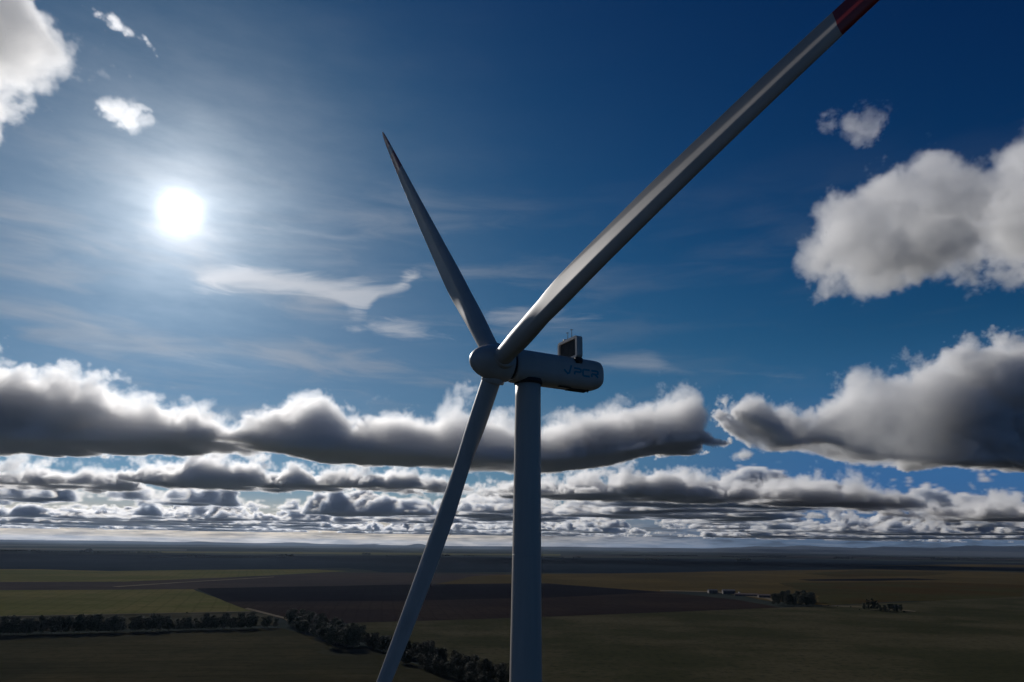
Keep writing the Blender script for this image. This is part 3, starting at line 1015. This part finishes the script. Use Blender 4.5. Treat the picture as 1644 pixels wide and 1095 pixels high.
ridge('hills', [(-500, 859), (-200, 862), (-60, 865.5), (0, 866.3), (60, 867.3), (120, 867.6), (200, 868.6), (290, 870.3), (320, 869.2), (350, 870.6), (420, 872), (470, 870.8), (520, 873.2), (570, 874.2), (600, 873.5), (614, 874.8), (650, 875.5), (672, 872.7), (690, 876), (760, 876.8), (900, 877.6), (1000, 879), (1200, 881), (1500, 884.6), (1800, 888)], 36000.0)
ridge('mountains', [(1130, 880.5), (1180, 878.8), (1215, 877), (1250, 877.6), (1290, 875.5), (1330, 878), (1380, 879.5), (1420, 877.5), (1500, 879), (1560, 875.8), (1610, 877), (1660, 875.5), (1720, 877), (1900, 879)], 48000.0, 6000.0)

# ------------------------------------------------------------------ trees
bark = material('bark', (0.045, 0.036, 0.028), 0.9)


def leaf_mat(name, a, b):
    m = bpy.data.materials.new(name)
    m.use_nodes = True
    t = m.node_tree
    p = t.nodes['Principled BSDF']
    p.inputs['Roughness'].default_value = 0.75
    p.inputs['Specular IOR Level'].default_value = 0.2
    g = mk(t, 'ShaderNodeNewGeometry').outputs['Position']
    n = mk(t, 'ShaderNodeTexNoise')
    n.inputs['Scale'].default_value = 0.35
    t.links.new(g, n.inputs['Vector'])
    rn = mk(t, 'ShaderNodeNewGeometry').outputs['Random Per Island']
    f = mth('ADD', mth('MULTIPLY', n.outputs['Fac'], .6, nt=t), mth('MULTIPLY', rn, .4, nt=t), nt=t)
    t.links.new(mixc(step(f, .25, .75, nt=t), a, b, nt=t), p.inputs['Base Color'])
    return m


leaf_a = leaf_mat('dark_foliage', (0.016, 0.026, 0.012), (0.034, 0.046, 0.020))
leaf_b = leaf_mat('brown_green_foliage', (0.024, 0.026, 0.013), (0.046, 0.044, 0.022))


def tree_proto(kind, h, w, trunk_h, nlobes, seed, leaf, conic=False):
    rnd = random.Random(seed)
    root = bpy.data.objects.new(kind, None)
    col.objects.link(root)
    parts = [tube((0, 0, -.3), (0.1 * rnd.random(), 0, trunk_h), .30 * h / 16, .20 * h / 16, 8)]
    top = Vector((.2 * rnd.uniform(-1, 1), .2 * rnd.uniform(-1, 1), h * .72))
    parts.append(tube((0, 0, trunk_h - .1), top, .20 * h / 16, .05, 7))
    lobes = []
    for i in range(nlobes):
        a = rnd.random() * 2 * math.pi
        z = trunk_h + (h - trunk_h) * (0.12 + 0.76 * rnd.random())
        zn = (z - trunk_h) / (h - trunk_h)
        rad = w * (0.5 * (1 - zn) + .06 if conic else 0.36 * math.sin(math.pi * min(1, .22 + .72 * zn)) ** .7)
        r0 = rad * (rnd.random() ** .5)
        c = Vector((math.cos(a) * r0, math.sin(a) * r0, z))
        s = (w * .16 + w * .11 * rnd.random()) * (1 - .45 * zn if conic else 1)
        lobes.append((c, s))
        if i % 2 == 0:
            parts.append(tube((0, 0, max(trunk_h * .8, z - s * 1.4)), c, .09, .03, 5))
    tr = mesh('trunk', *merge(*parts), bark, root)
    V, F = [], []
    for c, s in lobes:
        nl = int(70 + 60 * rnd.random())
        for _ in range(nl):
            d = Vector((rnd.gauss(0, 1), rnd.gauss(0, 1), rnd.gauss(0, 1))).normalized()
            p = c + Vector((d.x * s, d.y * s, d.z * s * .85)) * (0.55 + .55 * rnd.random())
            if p.z > h or p.z < trunk_h * .75:
                continue
            n_ = (d + Vector((rnd.gauss(0, .5), rnd.gauss(0, .5), rnd.gauss(0, .5)))).normalized()
            u = n_.orthogonal().normalized()
            v = n_.cross(u)
            q = rnd.uniform(.22, .52)
            b = len(V)
            ang = rnd.random() * 6.28
            for k in range(5):
                t_ = ang + k * 2 * math.pi / 5
                rr_ = q * rnd.uniform(.65, 1.2)
                V.append(p + u * math.cos(t_) * rr_ + v * math.sin(t_) * rr_ + n_ * rnd.uniform(-.08, .08))
            F.append((b, b + 1, b + 2, b + 3, b + 4))
    mesh('crown', V, F, leaf, root, smooth=False)
    return root


USED = {}


def plant(proto, p, s, rz, label, group, sz=1.0):
    if proto not in USED:
        USED[proto] = True
        r_ = proto
    else:
        r_ = proto.copy()
        col.objects.link(r_)
        for ch in list(proto.children):
            c_ = ch.copy()
            col.objects.link(c_)
            c_.parent = r_
    r_.location = (p.x, p.y, 0)
    r_.rotation_euler = (0, 0, rz)
    r_.scale = (s, s, s * sz)
    r_['label'], r_['category'], r_['group'] = label, 'tree', group
    return r_


PB = [tree_proto('broadleaf_tree', 17, 14, 2.4, 22, 10 + i, leaf_a) for i in range(4)]
PC = [tree_proto('broadleaf_tree', 16, 14, 2.0, 24, 30 + i, leaf_b) for i in range(3)]
PR = [tree_proto('broadleaf_tree', 19, 13, 1.5, 26, 50 + i, leaf_a) for i in range(2)]
PK = tree_proto('conifer_tree', 21, 11, 1.5, 24, 71, leaf_a, True)
PS = tree_proto('shrub', 7, 9, .4, 12, 90, leaf_a)
rnd = random.Random(5)


def along(a, b, n, jit, protos, smin, smax, label, group):
    A_, B_ = ground(*a), ground(*b)
    for i in range(n):
        u = (i + .5 + rnd.uniform(-.28, .28)) / n
        p = A_.lerp(B_, u) + Vector((rnd.uniform(-jit, jit), rnd.uniform(-jit, jit), 0))
        plant(rnd.choice(protos), p, rnd.uniform(smin, smax), rnd.random() * 6.28, label, group, rnd.uniform(.88, 1.1))


along((-330, 1031), (-5, 1021), 16, 4, PB, .90, 1.10, 'dark broadleaf tree in the long windbreak across the left fields', 'trees of the left windbreak')
along((-5, 1021), (200, 1015.5), 27, 4, PB, .90, 1.15, 'dark broadleaf tree in the long windbreak across the left fields', 'trees of the left windbreak')
along((200, 1015.5), (430, 1009), 31, 4, PB, .75, 1.12, 'dark broadleaf tree in the long windbreak across the left fields', 'trees of the left windbreak')
plant(PB[1], ground(443, 1008.5), .62, 1.0, 'small lone tree in the gap at the right end of the windbreak', 'trees of the left windbreak')
# the thick clump left of the lower blade
for a, b, n in (((470, 1003), (535, 1036), 15), ((482, 1001), (560, 1030), 15), ((520, 1030), (572, 1042), 9)):
    along(a, b, n, 7, PB + PC[:1], .82, 1.12, 'dark tree in the thick clump left of the lower blade', 'trees of the thick clump')
for px, py, s in ((548, 1034, 1.35), (566, 1040, 1.3), (533, 1041, 1.2), (577, 1036, 1.1), (556, 1043, 1.15)):
    plant(rnd.choice(PB), ground(px, py), s, rnd.random() * 6, 'tallest dark tree at the right end of the thick clump', 'tall trees of the thick clump')
# the hedge line running to the foot of the tower
along((592, 1040), (690, 1062), 13, 4, PC, .72, .92, 'brownish tree in the line running down to the tower', 'trees of the line by the tower')
along((670, 1056), (815, 1104), 18, 5, PC, .75, .95, 'brownish tree in the line running down to the tower', 'trees of the line by the tower')
along((650, 1064), (790, 1112), 14, 4, PC, .62, .85, 'brownish tree in the line running down to the tower', 'trees of the line by the tower')
along((815, 1104), (935, 1170), 12, 5, PC, .72, .85, 'brownish tree in the line running down to the tower', 'trees of the line by the tower')
# dense round grove in the middle distance
for a, b, n in (((1243, 971.5), (1311, 973.5), 9), ((1246, 968.5), (1306, 970.5), 8), ((1250, 966), (1300, 967), 6)):
    along(a, b, n, 6, PR, .98, 1.18, 'dark tree of the dense grove right of the farm sheds', 'trees of the dense grove')
# the small clump further right
plant(PK, ground(1395, 980), .95, 0, 'tall dark conifer in the small clump at the right', 'conifers of the small clump')
plant(PK, ground(1403, 980.5), 1.05, 1, 'tall dark conifer in the small clump at the right', 'conifers of the small clump')
plant(PK, ground(1409, 980), .85, 2, 'tall dark conifer in the small clump at the right', 'conifers of the small clump')
plant(PR[0], ground(1388, 979), .6, 2, 'low dark tree in the small clump at the right', 'low trees of the small clump')
for px in (1414, 1421, 1428, 1434, 1441, 1447):
    plant(rnd.choice(PR), ground(px, 982 + rnd.random()), rnd.uniform(.55, .72), rnd.random() * 6, 'low dark tree in the small clump at the right', 'low trees of the small clump')
for px, py in ((1380, 980.5), (1330, 974), (1345, 974.6), (1366, 975.8), (300, 985), (1452, 984)):
    plant(PS, ground(px, py), rnd.uniform(.3, .5), rnd.random() * 6, 'low shrub standing alone beside a field edge', 'field edge shrubs')

# woods and shelterbelts so far off that each reads as a dark dash
far_leaf = leaf_mat('distant_foliage', (0.010, 0.015, 0.012), (0.016, 0.020, 0.015))
V, F = [], []
rnd = random.Random(8)
for x0, x1, y, hpx in ((-80, 60, 885, 2.0), (60, 132, 886, 1.4), (134, 146, 886.5, 4.6), (150, 260, 887, 1.6), (440, 470, 893.5, 4), (583, 594, 890.5, 2.6), (620, 700, 892, 1.5), (704, 722, 892.5, 2.8), (745, 760, 893.2, 2.2),
                       (860, 905, 895.5, 1.6), (920, 932, 895.8, 2.5), (1036, 1062, 899, 2.6), (1180, 1202, 900, 3.6), (1342, 1366, 897, 3), (1000, 1120, 892.5, 1.4), (1160, 1260, 894, 1.5), (1400, 1500, 895.4, 1.4), (1500, 1700, 897.5, 1.8), (240, 440, 895, 1.3), (300, 330, 893, 2.2)):
    A_, B_ = ground(x0, y), ground(x1, y)
    dist = (A_ + B_).length / 2
    hh = hpx * dist / F_PX
    n = max(4, int((B_ - A_).length / (hh * .7)))
    for i in range(n):
        p = A_.lerp(B_, (i + rnd.random()) / n) + Vector((0, rnd.uniform(-hh, hh) * 3, 0))
        s = hh * rnd.uniform(.55, 1.0)
        for k in range(14):
            d = Vector((rnd.gauss(0, 1), rnd.gauss(0, 1), rnd.gauss(0, .6))).normalized()
            c = p + Vector((d.x * s * .8, d.y * s * .8, s * .5 + d.z * s * .42))
            u = d.orthogonal().normalized() * s * .42
            v = d.cross(u)
            b = len(V)
            V += [c + u, c + v, c - u, c - v]
            F.append((b, b + 1, b + 2, b + 3))
fw = mesh('far_woods', V, F, far_leaf, smooth=False)
fw['kind'] = 'stuff'
fw['label'] = 'dark far woods and shelterbelts strung out below the horizon'

# ------------------------------------------------------------------ farm
roof_m = material('pale_sheet_roof', (0.13, 0.13, 0.13), 0.7, 0.1, var=(.3, (.09, .085, .08), 5))
rust_m = material('rusty_sheet_roof', (0.12, 0.085, 0.075), 0.7, 0.3, var=(.3, (.09, .06, .05), 5))
wall_m = material('shed_wall', (0.06, 0.055, 0.05), 0.8, var=(.4, (.08, .07, .065), 4))
door_m = material('shed_door', (0.035, 0.035, 0.04), 0.7)


def shed(px, py, L, W_, H, rz, roof, label, doors=2):
    p = ground(px, py)
    r_ = empty('farm_shed', (p.x, p.y, 0), label, 'shed', 'sheds of the farmyard', R(rz))
    mesh('wall', *loft([[Vector((x * L / 2, y * W_ / 2, z)) for x, y in ((-1, -1), (1, -1), (1, 1), (-1, 1))] for z in (-.3, H)]), wall_m, r_, smooth=False)
    e, rp = .5, W_ * .20
    V, F = [], []
    sec = [(-W_ / 2 - e, H - .1), (0, H + rp), (W_ / 2 + e, H - .1), (W_ / 2 + e, H + .1), (0, H + rp + .22), (-W_ / 2 - e, H + .1)]
    outward(mesh('roof', *loft([[Vector((x, y, z)) for y, z in sec] for x in (-L / 2 - e, L / 2 + e)]), roof, r_, smooth=False))
    for k in range(doors):
        x = -L / 2 + L * (k + .5) / doors
        mesh('door', *box((x, -W_ / 2 - .04, H * .4), min(4.0, L / doors * .6), .12, H * .8), door_m, r_, smooth=False)
    return r_


shed(1144, 952.3, 20, 12, 6.0, 4, roof_m, 'pale roofed farm shed standing farthest left in the farmyard', 3)
shed(1170, 953.6, 27, 14, 7.0, -6, roof_m, 'largest pale roofed farm shed in the middle of the farmyard', 3)
shed(1198, 957.0, 46, 11, 3.4, -16, rust_m, 'long low rusty roofed shed right of the largest pale shed', 6)
shed(1227, 959.6, 24, 12, 4.6, -10, rust_m, 'short rusty roofed shed beside the dense grove', 3)
shed(1437, 976.5, 13, 8, 3.6, 3, roof_m, 'pale roofed shed behind the small clump of conifers', 2)
p = ground(1187, 954.5)
tank = empty('water_tank', (p.x, p.y, 0), 'small white round water tank behind the long low shed', 'tank')
mesh('tank_body', *tube((0, 0, 1.0), (0, 0, 5.2), 1.7, 1.7, 24), material('tank_white', (.5, .5, .49), .5), tank)
mesh('tank_lid', *tube((0, 0, 5.2), (0, 0, 6.0), 1.75, .25, 24), roof_m, tank)
mesh('tank_stand', *merge(*[tube((1.3 * math.cos(a), 1.3 * math.sin(a), -.2), (1.3 * math.cos(a), 1.3 * math.sin(a), 1.05), .15, .15, 6) for a in (0.8, 2.4, 3.9, 5.5)]), door_m, tank)

# ------------------------------------------------------------------ air
hz_m = bpy.data.materials.new('haze_air')
hz_m.use_nodes = True
ht = hz_m.node_tree
ht.nodes.clear()
hv = mk(ht, 'ShaderNodeVolumePrincipled')
hv.inputs['Color'].default_value = (0.45, 0.60, 0.85, 1)
hv.inputs['Density'].default_value = 8e-6
hv.inputs['Anisotropy'].default_value = 0.55
ho = mk(ht, 'ShaderNodeOutputMaterial')
ht.links.new(hv.outputs[0], ho.inputs['Volume'])
HB = GR + 500
haze = mesh('haze', *box((0, 0, 270 - 1), 2 * HB, 2 * HB, 540), hz_m, smooth=False)
haze['kind'] = 'stuff'
